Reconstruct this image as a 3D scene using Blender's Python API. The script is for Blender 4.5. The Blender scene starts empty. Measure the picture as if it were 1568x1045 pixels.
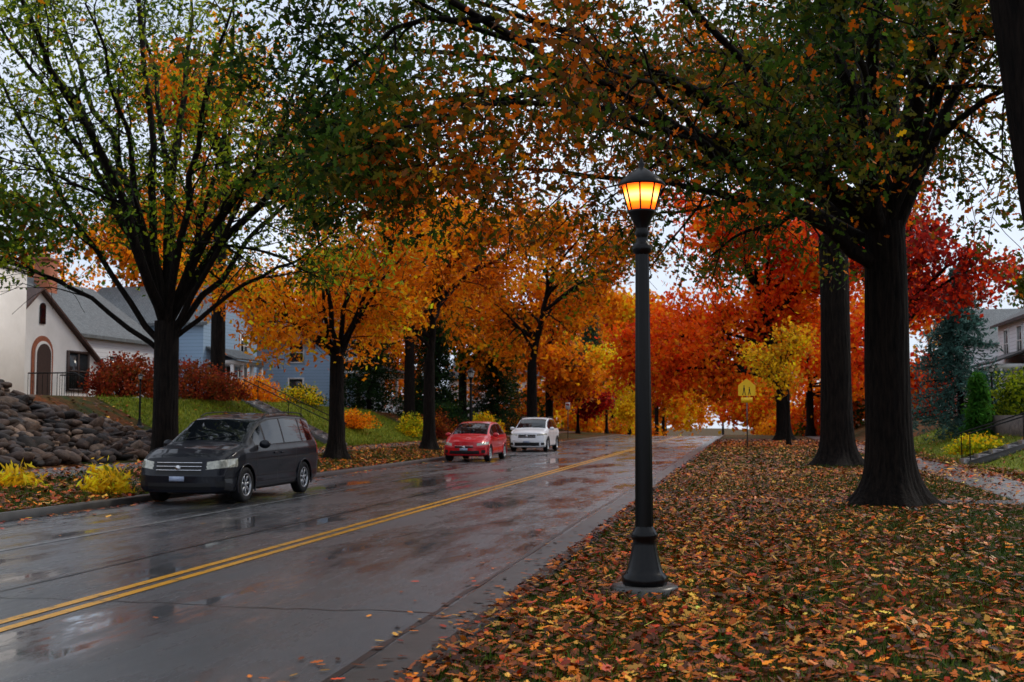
import bpy, math, random, bmesh
import numpy as np
from mathutils import Vector
rng = np.random.default_rng(11)
random.seed(5)
scene = bpy.context.scene
COL = scene.collection

# ------------------------------------------------------------------ materials
def newmat(name):
    m = bpy.data.materials.new(name); m.use_nodes = True
    nt = m.node_tree
    b = nt.nodes.get("Principled BSDF")
    return m, nt, b
def noise(nt, scale, detail=4, rough=.6, vec=None, sc=None):
    n = nt.nodes.new("ShaderNodeTexNoise")
    n.inputs["Scale"].default_value = scale; n.inputs["Detail"].default_value = detail
    n.inputs["Roughness"].default_value = rough
    tc = nt.nodes.new("ShaderNodeTexCoord")
    if sc:
        mp = nt.nodes.new("ShaderNodeMapping"); mp.inputs["Scale"].default_value = sc
        nt.links.new(tc.outputs["Object"], mp.inputs[0]); nt.links.new(mp.outputs[0], n.inputs["Vector"])
    else:
        nt.links.new(tc.outputs["Object"], n.inputs["Vector"])
    return n
def ramp(nt, src, stops):
    r = nt.nodes.new("ShaderNodeValToRGB")
    el = r.color_ramp.elements
    while len(el) < len(stops): el.new(.5)
    for e, (p, c) in zip(el, stops):
        e.position = p; e.color = (*c, 1) if len(c) == 3 else c
    nt.links.new(src, r.inputs[0]); return r
def bump(nt, b, src, strength=.4, dist=.02):
    bp = nt.nodes.new("ShaderNodeBump"); bp.inputs["Strength"].default_value = strength
    bp.inputs["Distance"].default_value = dist
    nt.links.new(src, bp.inputs["Height"]); nt.links.new(bp.outputs[0], b.inputs["Normal"])
def simple(name, c1, c2=None, scale=8, rough=.6, metal=0, bmp=0, bdist=.02, sc=None, coat=0, spec=.5):
    m, nt, b = newmat(name)
    c2 = c2 or tuple(x*.7 for x in c1)
    n = noise(nt, scale, sc=sc)
    r = ramp(nt, n.outputs[0], [(.3, c2), (.7, c1)])
    nt.links.new(r.outputs[0], b.inputs["Base Color"])
    b.inputs["Roughness"].default_value = rough; b.inputs["Metallic"].default_value = metal
    b.inputs["Coat Weight"].default_value = coat; b.inputs["Coat Roughness"].default_value = .04
    b.inputs["Specular IOR Level"].default_value = spec
    if bmp: bump(nt, b, n.outputs[0], bmp, bdist)
    return m

def leafmat(name, trans=.45, rough=.5, spec=.2):
    m, nt, b = newmat(name)
    a = nt.nodes.new("ShaderNodeAttribute"); a.attribute_name = "Col"
    nt.links.new(a.outputs["Color"], b.inputs["Base Color"])
    b.inputs["Roughness"].default_value = rough
    b.inputs["Specular IOR Level"].default_value = spec
    if trans:
        t = nt.nodes.new("ShaderNodeBsdfTranslucent"); nt.links.new(a.outputs["Color"], t.inputs[0])
        mx = nt.nodes.new("ShaderNodeMixShader"); mx.inputs[0].default_value = trans
        out = nt.nodes["Material Output"]
        nt.links.new(b.outputs[0], mx.inputs[1]); nt.links.new(t.outputs[0], mx.inputs[2])
        nt.links.new(mx.outputs[0], out.inputs[0])
    return m
M_LEAF = leafmat("leaf_foliage", .5, .55, .1)
M_FALLEN = leafmat("fallen_leaf", 0, .45, .2)
M_GRASS = leafmat("grass_blade", 0, .6, .12)

def barkmat():
    m, nt, b = newmat("wet_bark")
    n = noise(nt, 3.2, 8, .72, sc=(5, 5, .8))
    r = ramp(nt, n.outputs[0], [(.38, (.002, .0016, .0015)), (.68, (.019, .013, .010))])
    nt.links.new(r.outputs[0], b.inputs["Base Color"]); b.inputs["Roughness"].default_value = .8
    b.inputs["Specular IOR Level"].default_value = .1
    bump(nt, b, n.outputs[0], 1.0, .06); return m
M_BARK = barkmat()

def asphalt():
    m, nt, b = newmat("wet_asphalt")
    n1 = noise(nt, .5, 6, .65, sc=(1.3, .28, 1))
    n2 = noise(nt, 55, 3, .7)
    r1 = ramp(nt, n1.outputs[0], [(.3, (.022, .024, .029)), (.7, (.058, .060, .067))])
    r2 = ramp(nt, n2.outputs[0], [(.35, (.35, .35, .35)), (.7, (1.7, 1.7, 1.7))])
    mx = nt.nodes.new("ShaderNodeMix"); mx.data_type = 'RGBA'; mx.blend_type = 'MULTIPLY'; mx.inputs[0].default_value = 1
    nt.links.new(r1.outputs[0], mx.inputs[6]); nt.links.new(r2.outputs[0], mx.inputs[7])
    nt.links.new(mx.outputs[2], b.inputs["Base Color"])
    n3 = noise(nt, .46, 10, .70, sc=(1.7, .42, 1))
    rr = ramp(nt, n3.outputs[0], [(.42, (.03,)*3), (.47, (.17,)*3), (.55, (.30,)*3), (.68, (.42,)*3)])
    b.inputs["Roughness"].default_value = .5
    nt.links.new(rr.outputs[0], b.inputs["Coat Roughness"]); b.inputs["Coat IOR"].default_value = 1.5
    rw = ramp(nt, n3.outputs[0], [(.42, (1,)*3), (.62, (.55,)*3)])
    nt.links.new(rw.outputs[0], b.inputs["Coat Weight"])
    rb = ramp(nt, n3.outputs[0], [(.41, (.01,)*3), (.52, (.38,)*3)])
    bp = nt.nodes.new("ShaderNodeBump"); bp.inputs["Distance"].default_value = .007
    nt.links.new(rb.outputs[0], bp.inputs["Strength"]); nt.links.new(n2.outputs[0], bp.inputs["Height"])
    nt.links.new(bp.outputs[0], b.inputs["Normal"]); nt.links.new(bp.outputs[0], b.inputs["Coat Normal"])
    return m
M_ASPH = asphalt()
def paint(name, col, lo=.42, hi=.55):
    m, nt, b = newmat(name)
    n = noise(nt, 9, 6, .75, sc=(1, .5, 1))
    r = ramp(nt, n.outputs[0], [(lo-.08, tuple(.12*c+.03 for c in col)), (hi-.08, col)])
    nt.links.new(r.outputs[0], b.inputs["Base Color"]); b.inputs["Roughness"].default_value = .3
    return m
M_YEL = paint("yellow_road_paint", (.75, .34, .010), .44, .56)
M_WHT = paint("worn_white_road_paint", (.34, .34, .34), .5, .75)
M_CONC = simple("wet_concrete", (.20, .19, .19), (.10, .095, .095), 3.5, .3, bmp=.2)
M_CONCD = simple("dark_gutter_concrete", (.055, .05, .045), (.018, .017, .016), 2.5, .36, bmp=.2)
M_TAR = simple("tar_seam", (.006, .006, .007), rough=.3)
def groundmat():
    m, nt, b = newmat("grass_and_leaf_litter")
    n1 = noise(nt, .55, 8, .7); n2 = noise(nt, 9, 6, .75)
    g = ramp(nt, n2.outputs[0], [(.3, (.006, .013, .002)), (.55, (.024, .044, .004)), (.75, (.07, .09, .009))])
    l = ramp(nt, n2.outputs[0], [(.3, (.025, .007, .002)), (.55, (.14, .037, .005)), (.72, (.30, .09, .012))])
    f = ramp(nt, n1.outputs[0], [(.42, (0,)*3), (.58, (1,)*3)])
    mx = nt.nodes.new("ShaderNodeMix"); mx.data_type = 'RGBA'
    nt.links.new(f.outputs[0], mx.inputs[0]); nt.links.new(g.outputs[0], mx.inputs[6]); nt.links.new(l.outputs[0], mx.inputs[7])
    nt.links.new(mx.outputs[2], b.inputs["Base Color"]); b.inputs["Roughness"].default_value = .85
    b.inputs["Specular IOR Level"].default_value = .15
    bump(nt, b, n2.outputs[0], .8, .05); return m
M_GROUND = groundmat()
M_LAWN = simple("lawn_grass", (.20, .22, .018), (.05, .085, .006), 3.5, .85, bmp=.6, bdist=.04, spec=.12)
M_IRON = simple("black_cast_iron", (.004, .004, .0045), (.002, .002, .0025), 30, .28, 0, .10, .004, spec=.2)
M_BLACK = simple("black_plastic", (.008, .008, .009), rough=.5, spec=.3)
M_RUB = simple("tyre_rubber", (.010, .010, .011), rough=.7, spec=.2)
M_RIM = simple("alloy_rim", (.40, .41, .43), (.30, .31, .33), 5, .3, .9)
M_CHROME = simple("chrome_trim", (.6, .6, .62), (.5, .5, .52), 5, .18, 1)
M_GLASS = simple("dark_glass", (.006, .008, .010), rough=.03, spec=.45)
M_WINGL = simple("house_window_glass", (.03, .035, .04), (.015, .018, .02), 1, .06)
M_HEAD = simple("headlight_lens", (.50, .49, .40), (.22, .22, .19), 16, .08, .2, coat=1)
M_AMB = simple("tail_lens", (.4, .01, .01), rough=.15)
M_PLATE = simple("licence_plate", (.40, .45, .55), (.25, .3, .45), 40, .4)
M_TRIM = simple("white_trim", (.78, .78, .77), (.66, .66, .65), 4, .5)
M_BRICK = simple("brick", (.40, .12, .05), (.22, .07, .035), 14, .8, bmp=.4)
M_DBROWN = simple("dark_brown_trim", (.05, .025, .018), rough=.6)

def siding(name, col):
    m, nt, b = newmat(name)
    w = nt.nodes.new("ShaderNodeTexWave"); w.bands_direction = 'Z'; w.wave_profile = 'SAW'; w.inputs["Scale"].default_value = 1.6
    tc = nt.nodes.new("ShaderNodeTexCoord"); nt.links.new(tc.outputs["Object"], w.inputs[0])
    r = ramp(nt, w.outputs[1], [(0, tuple(c*.55 for c in col)), (.18, col)])
    nt.links.new(r.outputs[0], b.inputs["Base Color"]); b.inputs["Roughness"].default_value = .6
    bump(nt, b, w.outputs[1], .5, .03); return m
def shingle(name, col):
    m, nt, b = newmat(name)
    br = nt.nodes.new("ShaderNodeTexBrick"); br.inputs["Scale"].default_value = 3.0
    br.inputs["Color1"].default_value = (*col, 1); br.inputs["Color2"].default_value = (*[c*.6 for c in col], 1)
    br.inputs["Mortar"].default_value = (*[c*.3 for c in col], 1); br.inputs["Mortar Size"].default_value = .03
    tc = nt.nodes.new("ShaderNodeTexCoord"); mp = nt.nodes.new("ShaderNodeMapping"); mp.inputs["Rotation"].default_value = (0, 0, math.pi/2)
    nt.links.new(tc.outputs["Object"], mp.inputs[0]); nt.links.new(mp.outputs[0], br.inputs[0])
    nt.links.new(br.outputs[0], b.inputs["Base Color"]); b.inputs["Roughness"].default_value = .65
    return m
M_STUCCO = simple("white_stucco", (.86, .84, .80), (.74, .72, .68), 1.3, .85, bmp=.3)
M_SIDEW = siding("white_siding", (.74, .76, .80)); M_SIDEB = siding("blue_siding", (.32, .48, .66))
M_ROOFG = shingle("grey_shingles", (.15, .17, .18)); M_ROOFD = shingle("dark_shingles", (.05, .045, .045))
M_ROOFR = shingle("clay_tiles", (.10, .045, .03))

# ------------------------------------------------------------------ mesh utils
def np_mesh(name, verts, polys_k, mat, parent=None, col=None, smooth=False, mats=None, matidx=None):
    me = bpy.data.meshes.new(name)
    F, K = polys_k.shape
    me.vertices.add(len(verts)); me.vertices.foreach_set("co", np.ascontiguousarray(verts, dtype=np.float32).ravel())
    me.loops.add(F*K); me.loops.foreach_set("vertex_index", np.ascontiguousarray(polys_k, dtype=np.int32).ravel())
    me.polygons.add(F); me.polygons.foreach_set("loop_start", np.arange(0, F*K, K, dtype=np.int32))
    try: me.polygons.foreach_set("loop_total", np.full(F, K, dtype=np.int32))
    except Exception: pass
    if smooth: me.polygons.foreach_set("use_smooth", np.ones(F, dtype=bool))
    for mm in (mats or [mat]): me.materials.append(mm)
    if matidx is not None: me.polygons.foreach_set("material_index", matidx.astype(np.int32))
    if col is not None:
        at = me.color_attributes.new("Col", 'FLOAT_COLOR', 'POINT')
        c4 = np.ones((len(verts), 4), dtype=np.float32); c4[:, :3] = col
        at.data.foreach_set("color", c4.ravel())
    me.update(calc_edges=True)
    o = bpy.data.objects.new(name, me); COL.objects.link(o)
    if parent: o.parent = parent
    return o
def empty(name, loc=(0, 0, 0)):
    e = bpy.data.objects.new(name, None); e.location = loc; e.empty_display_size = .3; COL.objects.link(e); return e

class Tubes:
    def __init__(s): s.v = []; s.f = []; s.n = 0
    def tube(s, pts, rad, k=8, mod=None):
        pts = np.asarray(pts, float); rad = np.broadcast_to(np.asarray(rad, float), (len(pts),))
        T = np.gradient(pts, axis=0); T /= np.linalg.norm(T, axis=1, keepdims=True)+1e-9
        ref = np.eye(3)[np.argmin(np.abs(T.mean(0)))]
        A = np.cross(T, ref); A /= np.linalg.norm(A, axis=1, keepdims=True)+1e-9
        B = np.cross(T, A)
        th = np.arange(k)/k*2*np.pi
        rr = np.repeat(rad[:, None], k, 1)
        if mod is not None: rr = rr*mod(th[None, :], np.arange(len(pts))[:, None])
        V = pts[:, None, :]+rr[..., None]*(np.cos(th)[None, :, None]*A[:, None, :]+np.sin(th)[None, :, None]*B[:, None, :])
        n = len(pts); i = np.arange(n-1)[:, None]*k; j = np.arange(k)[None, :]; j2 = (j+1) % k
        q = np.stack([i+j, i+j2, i+k+j2, i+k+j], -1).reshape(-1, 4)+s.n
        s.v.append(V.reshape(-1, 3)); s.f.append(q); s.n += n*k
    def build(s, name, mat, parent=None, smooth=True):
        return np_mesh(name, np.concatenate(s.v), np.concatenate(s.f), mat, parent, smooth=smooth)

class Boxes:
    def __init__(s): s.v = []; s.f = []; s.n = 0
    def box(s, x0, x1, y0, y1, z0, z1):
        s.hexa([(x0, y0, z0), (x1, y0, z0), (x1, y1, z0), (x0, y1, z0), (x0, y0, z1), (x1, y0, z1), (x1, y1, z1), (x0, y1, z1)])
    def hexa(s, p):
        s.v.append(np.array(p, float)); s.f.append(np.array([(0, 3, 2, 1), (4, 5, 6, 7), (0, 1, 5, 4), (1, 2, 6, 5), (2, 3, 7, 6), (3, 0, 4, 7)])+s.n); s.n += 8
    def build(s, name, mat, parent=None, bevel=0):
        if not s.v: return None
        o = np_mesh(name, np.concatenate(s.v), np.concatenate(s.f), mat, parent)
        if bevel:
            b = o.modifiers.new("b", 'BEVEL'); b.width = bevel; b.segments = 2
        return o
def poly_obj(name, verts, faces, mat, parent=None, smooth=False):
    me = bpy.data.meshes.new(name); me.from_pydata([tuple(v) for v in verts], [], faces); me.materials.append(mat)
    if smooth:
        for p in me.polygons: p.use_smooth = True
    me.update(); o = bpy.data.objects.new(name, me); COL.objects.link(o)
    if parent: o.parent = parent
    return o
def lathe(name, prof, mat, parent, k=24, flute=0, loc=(0, 0, 0), smooth=True):
    r = np.array([p[0] for p in prof]); z = np.array([p[1] for p in prof]); n = len(prof)
    th = np.arange(k)/k*2*np.pi
    rr = r[:, None]*(1-flute*(np.arange(k) % 2))[None, :]
    V = np.stack([rr*np.cos(th), rr*np.sin(th), np.broadcast_to(z[:, None], rr.shape)], -1).reshape(-1, 3)+np.array(loc)
    i = np.arange(n-1)[:, None]*k; j = np.arange(k)[None, :]; j2 = (j+1) % k
    q = np.stack([i+j, i+j2, i+k+j2, i+k+j], -1).reshape(-1, 4)
    return np_mesh(name, V, q, mat, parent, smooth=smooth)

# ------------------------------------------------------------------ terrain
PX = np.array([-600, -60, -30, -21, -17.2, -16.6, -15, -11.70, -11.66, -1.95, -1.91, 6.6, 7.2, 10.5, 40, 600.])
PZ = np.array([6, 3.2, 2.6, 2.35, .5, .42, .38, .115, -.03, -.03, .115, .18, .25, 1.5, 2.3, 5.])
def base(Y):
    Y = np.asarray(Y, float); t = np.clip(Y-100, 0, None)
    return -np.where(t < 30, t*t*.0007, .63+.042*(t-30)).clip(0, 14)
def H(X, Y):
    X = np.asarray(X, float); Y = np.asarray(Y, float)
    z = np.interp(X, PX, PZ)
    s = np.interp(Y, [50, 80, 130], [1, .6, .35])
    z = np.where(X < -17.2, .5+(z-.5)*s, z)
    return z+base(Y)
def grid_sheet(name, xs, ys, dz, mat, hf=H):
    XX, YY = np.meshgrid(xs, ys); Z = hf(XX, YY)+dz
    V = np.stack([XX, YY, Z], -1).reshape(-1, 3); nx, ny = len(xs), len(ys)
    i = np.arange(ny-1)[:, None]*nx+np.arange(nx-1)[None, :]
    q = np.stack([i, i+1, i+1+nx, i+nx], -1).reshape(-1, 4)
    return np_mesh(name, V, q, mat)
YS = np.unique(np.concatenate([[-300, -100, -40], np.arange(-20, 200, 2.), np.arange(200, 460, 20), [600, 1000, 1600]]))
xs = np.unique(np.concatenate([PX, np.arange(-60, 40, 1.5), [-300, -150, -90, 70, 120, 250]]))
xs = xs[(xs <= -11.70) | ((xs >= -11.66) & (xs <= -1.95)) | (xs >= -1.91)]
grid_sheet("ground", xs, YS, 0, M_GROUND)
RH = lambda X, Y: base(Y)+0*X
YR = YS[(YS >= -40) & (YS <= 460)]
grid_sheet("road", np.linspace(-11.6, -2.55, 12), YR, 0.0, M_ASPH, RH)
grid_sheet("road_gutter", np.linspace(-2.55, -2.0, 3), YR, 0.003, M_CONCD, RH)
cl = empty("road_markings")
for x, w, m, nm in ((-5.92, .11, M_YEL, "yellow_line_a"), (-5.70, .11, M_YEL, "yellow_line_b"), (-9.1, .10, M_WHT, "parking_line")):
    o = grid_sheet(nm, np.array([x-w/2, x+w/2]), YR, .005, m, RH); o.parent = cl
def kerb(x0, x1):
    ys = YR; V = []
    for dx, dz in ((x0, -.06), (x0, .12), (x0+.02, .135), (x1-.03, .135), (x1, .11), (x1, -.06)):
        V.append(np.stack([np.full(len(ys), dx), ys, base(ys)+dz], -1))
    V = np.stack(V, 1).reshape(-1, 3); k = 6
    i = np.arange(len(ys)-1)[:, None]*k+np.arange(5)[None, :]
    q = np.stack([i, i+1, i+1+k, i+k], -1).reshape(-1, 4)
    return np_mesh("kerb", V, q, M_CONCD)
kerb(-11.76, -11.6); kerb(-1.86, -2.0)
grid_sheet("sidewalk", np.array([-16.55, -15.8, -15.05]), YR, .008, M_CONC)
grid_sheet("sidewalk", np.array([4.75, 5.5, 6.2]), YR, .008, M_CONC)
LX = np.unique(np.concatenate([xs[(xs > -21) & (xs < -17.2)], [-21, -17.2]]))
grid_sheet("lawn", LX, YS[(YS >= 34) & (YS <= 62)], .006, M_LAWN)
LX = np.unique(np.concatenate([xs[(xs > 6.6) & (xs < 13)], [6.6, 13]]))
grid_sheet("lawn", LX, YS[(YS >= 10) & (YS <= 60)], .006, M_LAWN)
def flatp(name, x0, x1, y0, y1, mat):
    grid_sheet(name, np.linspace(x0, x1, 5), np.linspace(y0, y1, 3), .014, mat)
flatp("service_path", -1.84, 4.74, 21.0, 21.9, M_CONCD)
flatp("service_path", -15.04, -11.8, 22.6, 23.8, M_CONCD)
tar_v = []; tar_f = []; nn = 0
def seam(p0, p1, w=.03, n=40, jit=.03):
    global nn
    t = np.linspace(0, 1, n); P = np.outer(1-t, p0)+np.outer(t, p1)
    off = np.cumsum(rng.normal(0, jit, n)); off -= np.linspace(off[0], off[-1], n)
    d = np.array(p1, float)-np.array(p0, float); d /= np.linalg.norm(d); nrm = np.array([-d[1], d[0]])
    P = P+np.outer(off, nrm); ww = w*(.5+rng.random(n))
    A = P+np.outer(ww/2, nrm); B = P-np.outer(ww/2, nrm)
    z = base(A[:, 1])+.0035
    V = np.concatenate([np.column_stack([A, z]), np.column_stack([B, z])])
    i = np.arange(n-1); q = np.stack([i, i+1, i+1+n, i+n], -1)+nn
    tar_v.append(V); tar_f.append(q); nn += 2*n
seam((-6.95, 4), (-6.95, 90), .045, 160, .012)
seam((-2.58, 3), (-2.58, 90), .05, 160, .008)
for y in (9.5, 16.2, 23, 31, 38, 47, 58, 70): seam((-11.4, y+rng.normal(0, .3)), (-2.6, y+rng.normal(0, .3)), .022, 60, .03)
for y in (13, 27, 42): seam((-6, y), (-3.1, y+6), .02, 50, .05)
np_mesh("tar_seams", np.concatenate(tar_v), np.concatenate(tar_f), M_TAR)

# ------------------------------------------------------------------ leaves
OAK = np.array([(0, 0), (.18, .16), (.3, .09), (.48, .30), (.58, .12), (.78, .22), (1, 0), (.78, -.22), (.58, -.12), (.48, -.30), (.3, -.09), (.18, -.16)])
RH4 = np.array([(0, 0), (.45, .36), (1, 0), (.5, -.36)])
LEAF6 = np.array([(0, 0), (.3, .30), (.55, .16), (1, 0), (.62, -.34), (.3, -.12)])
def unit(n):
    v = rng.normal(size=(n, 3)); return v/np.linalg.norm(v, axis=1, keepdims=True)
def clumpnoise(P, s=1.0, seed=0.0):
    x, y, z = (P*s).T
    v = np.sin(1.1*x+seed)+np.sin(1.3*y+1.7*z+seed*2)+np.sin(.7*z-1.9*x+seed*3)+.7*np.sin(2.7*x+2.1*y+seed)+.7*np.sin(3.1*z-2.3*y)
    return v/4.4
def leafset(P, size, pal, shape=RH4, flat=0.0, seed=0., bright=.3, cs=1.0, jitter=.35):
    n = len(P)
    if flat:
        a = rng.random(n)*2*np.pi
        X = np.stack([np.cos(a), np.sin(a), rng.normal(0, flat, n)], -1)
        Y = np.stack([-np.sin(a), np.cos(a), rng.normal(0, flat, n)], -1)
    else:
        X = unit(n); X[:, 2] -= .35; X /= np.linalg.norm(X, axis=1, keepdims=True)
        Y = np.cross(X, unit(n)); Y /= np.linalg.norm(Y, axis=1, keepdims=True)+1e-9
    s = size*rng.uniform(.65, 1.25, n)
    K = len(shape)
    V = P[:, None, :]+s[:, None, None]*((shape[:, 0]-.5)[None, :, None]*X[:, None, :]+shape[:, 1][None, :, None]*Y[:, None, :])
    cols = np.array([c for c, w in pal]); w = np.cumsum([w for c, w in pal]); w = w/w[-1]
    q = .5+.42*clumpnoise(P, cs, seed)+rng.normal(0, jitter*.5, n)
    idx = np.searchsorted(w, np.clip(q, 0, .9999)); idx = np.clip(idx, 0, len(cols)-1)
    C = cols[idx]*np.exp(rng.normal(0, bright, n))[:, None]*(1+.42*clumpnoise(P, 2.2*cs, seed+4))[:, None]
    return V.reshape(-1, 3), np.repeat(C, K, axis=0).clip(0, .92), K
def leaf_obj(name, parts, mat, parent=None):
    V = np.concatenate([p[0] for p in parts]); C = np.concatenate([p[1] for p in parts]); K = parts[0][2]
    return np_mesh(name, V, np.arange(len(V)).reshape(-1, K), mat, parent, col=C)

G = (.045, .090, .008); DG = (.014, .032, .005); YG = (.28, .33, .013); O = (.90, .25, .006); DO = (.50, .10, .005)
YE = (.92, .54, .012); R = (.76, .040, .008); RO = (.92, .12, .006); BR = (.15, .052, .010); CR = (.28, .016, .012); OLV = (.085, .080, .008)

def arc(p0, p2, lift, n, wig):
    p0 = np.asarray(p0, float); p2 = np.asarray(p2, float)
    L = np.linalg.norm(p2-p0); p1 = (p0+p2)/2+np.array([0, 0, lift*L])
    t = np.linspace(0, 1, n)[:, None]; P = (1-t)**2*p0+2*t*(1-t)*p1+t*t*p2
    w = np.cumsum(rng.normal(0, wig*L/n, (n, 3)), axis=0); w[0] = 0
    return P+w
def smoothpoly(pts, n):
    pts = np.array(pts, float); t = np.linspace(0, 1, len(pts)); tt = np.linspace(0, 1, n)
    P = np.stack([np.interp(tt, t, pts[:, i]) for i in range(3)], -1)
    for _ in range(2): P[1:-1] = (P[:-2]+2*P[1:-1]+P[2:])/4
    P[1:-1] += rng.normal(0, .03, (n-2, 3)); return P

def tree(name, bx, by, trunk_r, fork, c, Rr, pal, n1=9, n2=7, n3=6, ncl=3, per=14, lsize=.16, shape=RH4, sig=.32,
         lean=(0, 0), limbs=None, acc=None, seed=None, cs=.8, gz=None, leader=True, flare=1.9, minz=None, gap=-.62, elr=(-.35, .9), minl=None):
    bz = float(H(bx, by)) if gz is None else gz
    seed = rng.random()*20 if seed is None else seed
    c = np.array(c, float); Rr = np.array(Rr, float); Rm = Rr.mean()
    tb = Tubes() if acc is None else acc[0]; cl = []
    if acc is None:
        hts = np.concatenate([np.arange(-.3, 1.2, .1), np.linspace(1.3, fork, 40)])
    else: hts = np.array([-.3, .2, 1, fork])
    f = hts/fork
    fl = 1+(flare-1)*np.exp(-np.clip(hts, 0, None)/.33)
    TP = np.column_stack([bx+lean[0]*f, by+lean[1]*f, bz+hts])
    def barkmod(th, i):
        h = hts[i]
        lob = .16*np.exp(-np.clip(h, 0, None)/.45)*np.sin(5*th+seed)
        w = np.sin(h*2.1+seed)*.5+np.sin(h*5.3)*.2
        rid = np.abs(np.sin(11*th+w+.6*np.sin(3*th+h*1.7)))*.055
        big = .03*np.sin(2*th+h*.8+seed)+.02*np.sin(3*th-h*1.3)
        return 1+lob+rid+big
    if acc is None: tb.tube(TP, trunk_r*fl*(1-.12*np.clip(f, 0, 1)), 72, barkmod)
    else: tb.tube(TP, trunk_r*fl, 8)
    top = TP[-1]
    prim = []
    if leader:
        ld = arc(top-np.array([0, 0, .2]), c+np.array([rng.normal(0, .4), rng.normal(0, .4), Rr[2]*.75]), 0, 12, .1)
        prim.append((ld, trunk_r*.72))
    for L in (limbs or []):
        prim.append((smoothpoly(L[0], 14), L[1]))
    for k in range(n1):
        az = k*2.39996+seed; el = elr[0]+(elr[1]-elr[0])*((k*.618+.2) % 1)
        d = np.array([math.cos(az)*math.cos(el), math.sin(az)*math.cos(el), math.sin(el)])
        tgt = c+Rr*d*rng.uniform(.7, .95)
        if minz: tgt[2] = max(tgt[2], minz)
        if leader:
            u = int(np.clip((.5+el*.6)*6, 0, 8)); st = prim[0][0][u]
        else: st = top-np.array([0, 0, rng.uniform(0, .5)])
        prim.append((arc(st, tgt, .13, 12, .12), trunk_r*rng.uniform(.30, .46)))
    for P, r0 in prim:
        n = len(P); tb.tube(P, np.linspace(r0, r0*.2, n), 8 if acc is None else 5)
        for j in range(n2):
            t = .28+.72*(j+rng.random())/n2; i = min(int(t*(n-1)), n-2); s = P[i]
            tan = P[i+1]-P[i]; tan /= np.linalg.norm(tan)+1e-9
            out = (s-c)/Rr; out /= np.linalg.norm(out)+1e-9
            d = .55*tan+.8*unit(1)[0]+.35*out+np.array([0, 0, .05]); d /= np.linalg.norm(d)
            L2 = Rm*.42*(1.15-.45*t)*rng.uniform(.7, 1.2)
            e = s+d*L2
            if minz: e[2] = max(e[2], minz-.2)
            r2 = max(.018, r0*(1-.75*t)*.42)
            S = arc(s, e, .08, 8, .15); tb.tube(S, np.linspace(r2, r2*.3, 8), 5 if acc is None else 3)
            cl.append(S[-1:])
            for m in range(n3):
                q = .25+.75*(m+rng.random())/n3; ii = min(int(q*7), 6)
                d3 = .5*(S[ii+1]-S[ii])/np.linalg.norm(S[ii+1]-S[ii])+.85*unit(1)[0]+np.array([0, 0, -.1])
                e3 = S[ii]+d3*L2*.42*rng.uniform(.6, 1.2)
                if acc is None:
                    Q = arc(S[ii], e3, .02, 5, .15); tb.tube(Q, np.linspace(r2*.35, .006, 5), 3)
                else: Q = np.stack([S[ii], e3])
                tt = rng.uniform(.35, 1.05, ncl)[:, None]
                cl.append(Q[0]+(Q[-1]-Q[0])*tt)
    C = np.concatenate(cl)
    C = C[clumpnoise(C, .9, seed+9) > gap]
    P = np.repeat(C, per, axis=0)+rng.normal(0, sig, (len(C)*per, 3))*np.array([1, 1, .7])
    if minz: P = P[P[:, 2] > (minz-.55 if minl is None else minl)]
    ls = leafset(P, lsize, pal, shape, seed=seed, cs=cs)
    if acc is not None: acc[1].append(ls); return
    e = empty(name, (bx, by, bz))
    a = tb.build("trunk_and_limbs", M_BARK, e); b = leaf_obj("foliage", [ls], M_LEAF, e)
    for o in (a, b): o.location = (-bx, -by, -bz)
    return e

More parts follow.
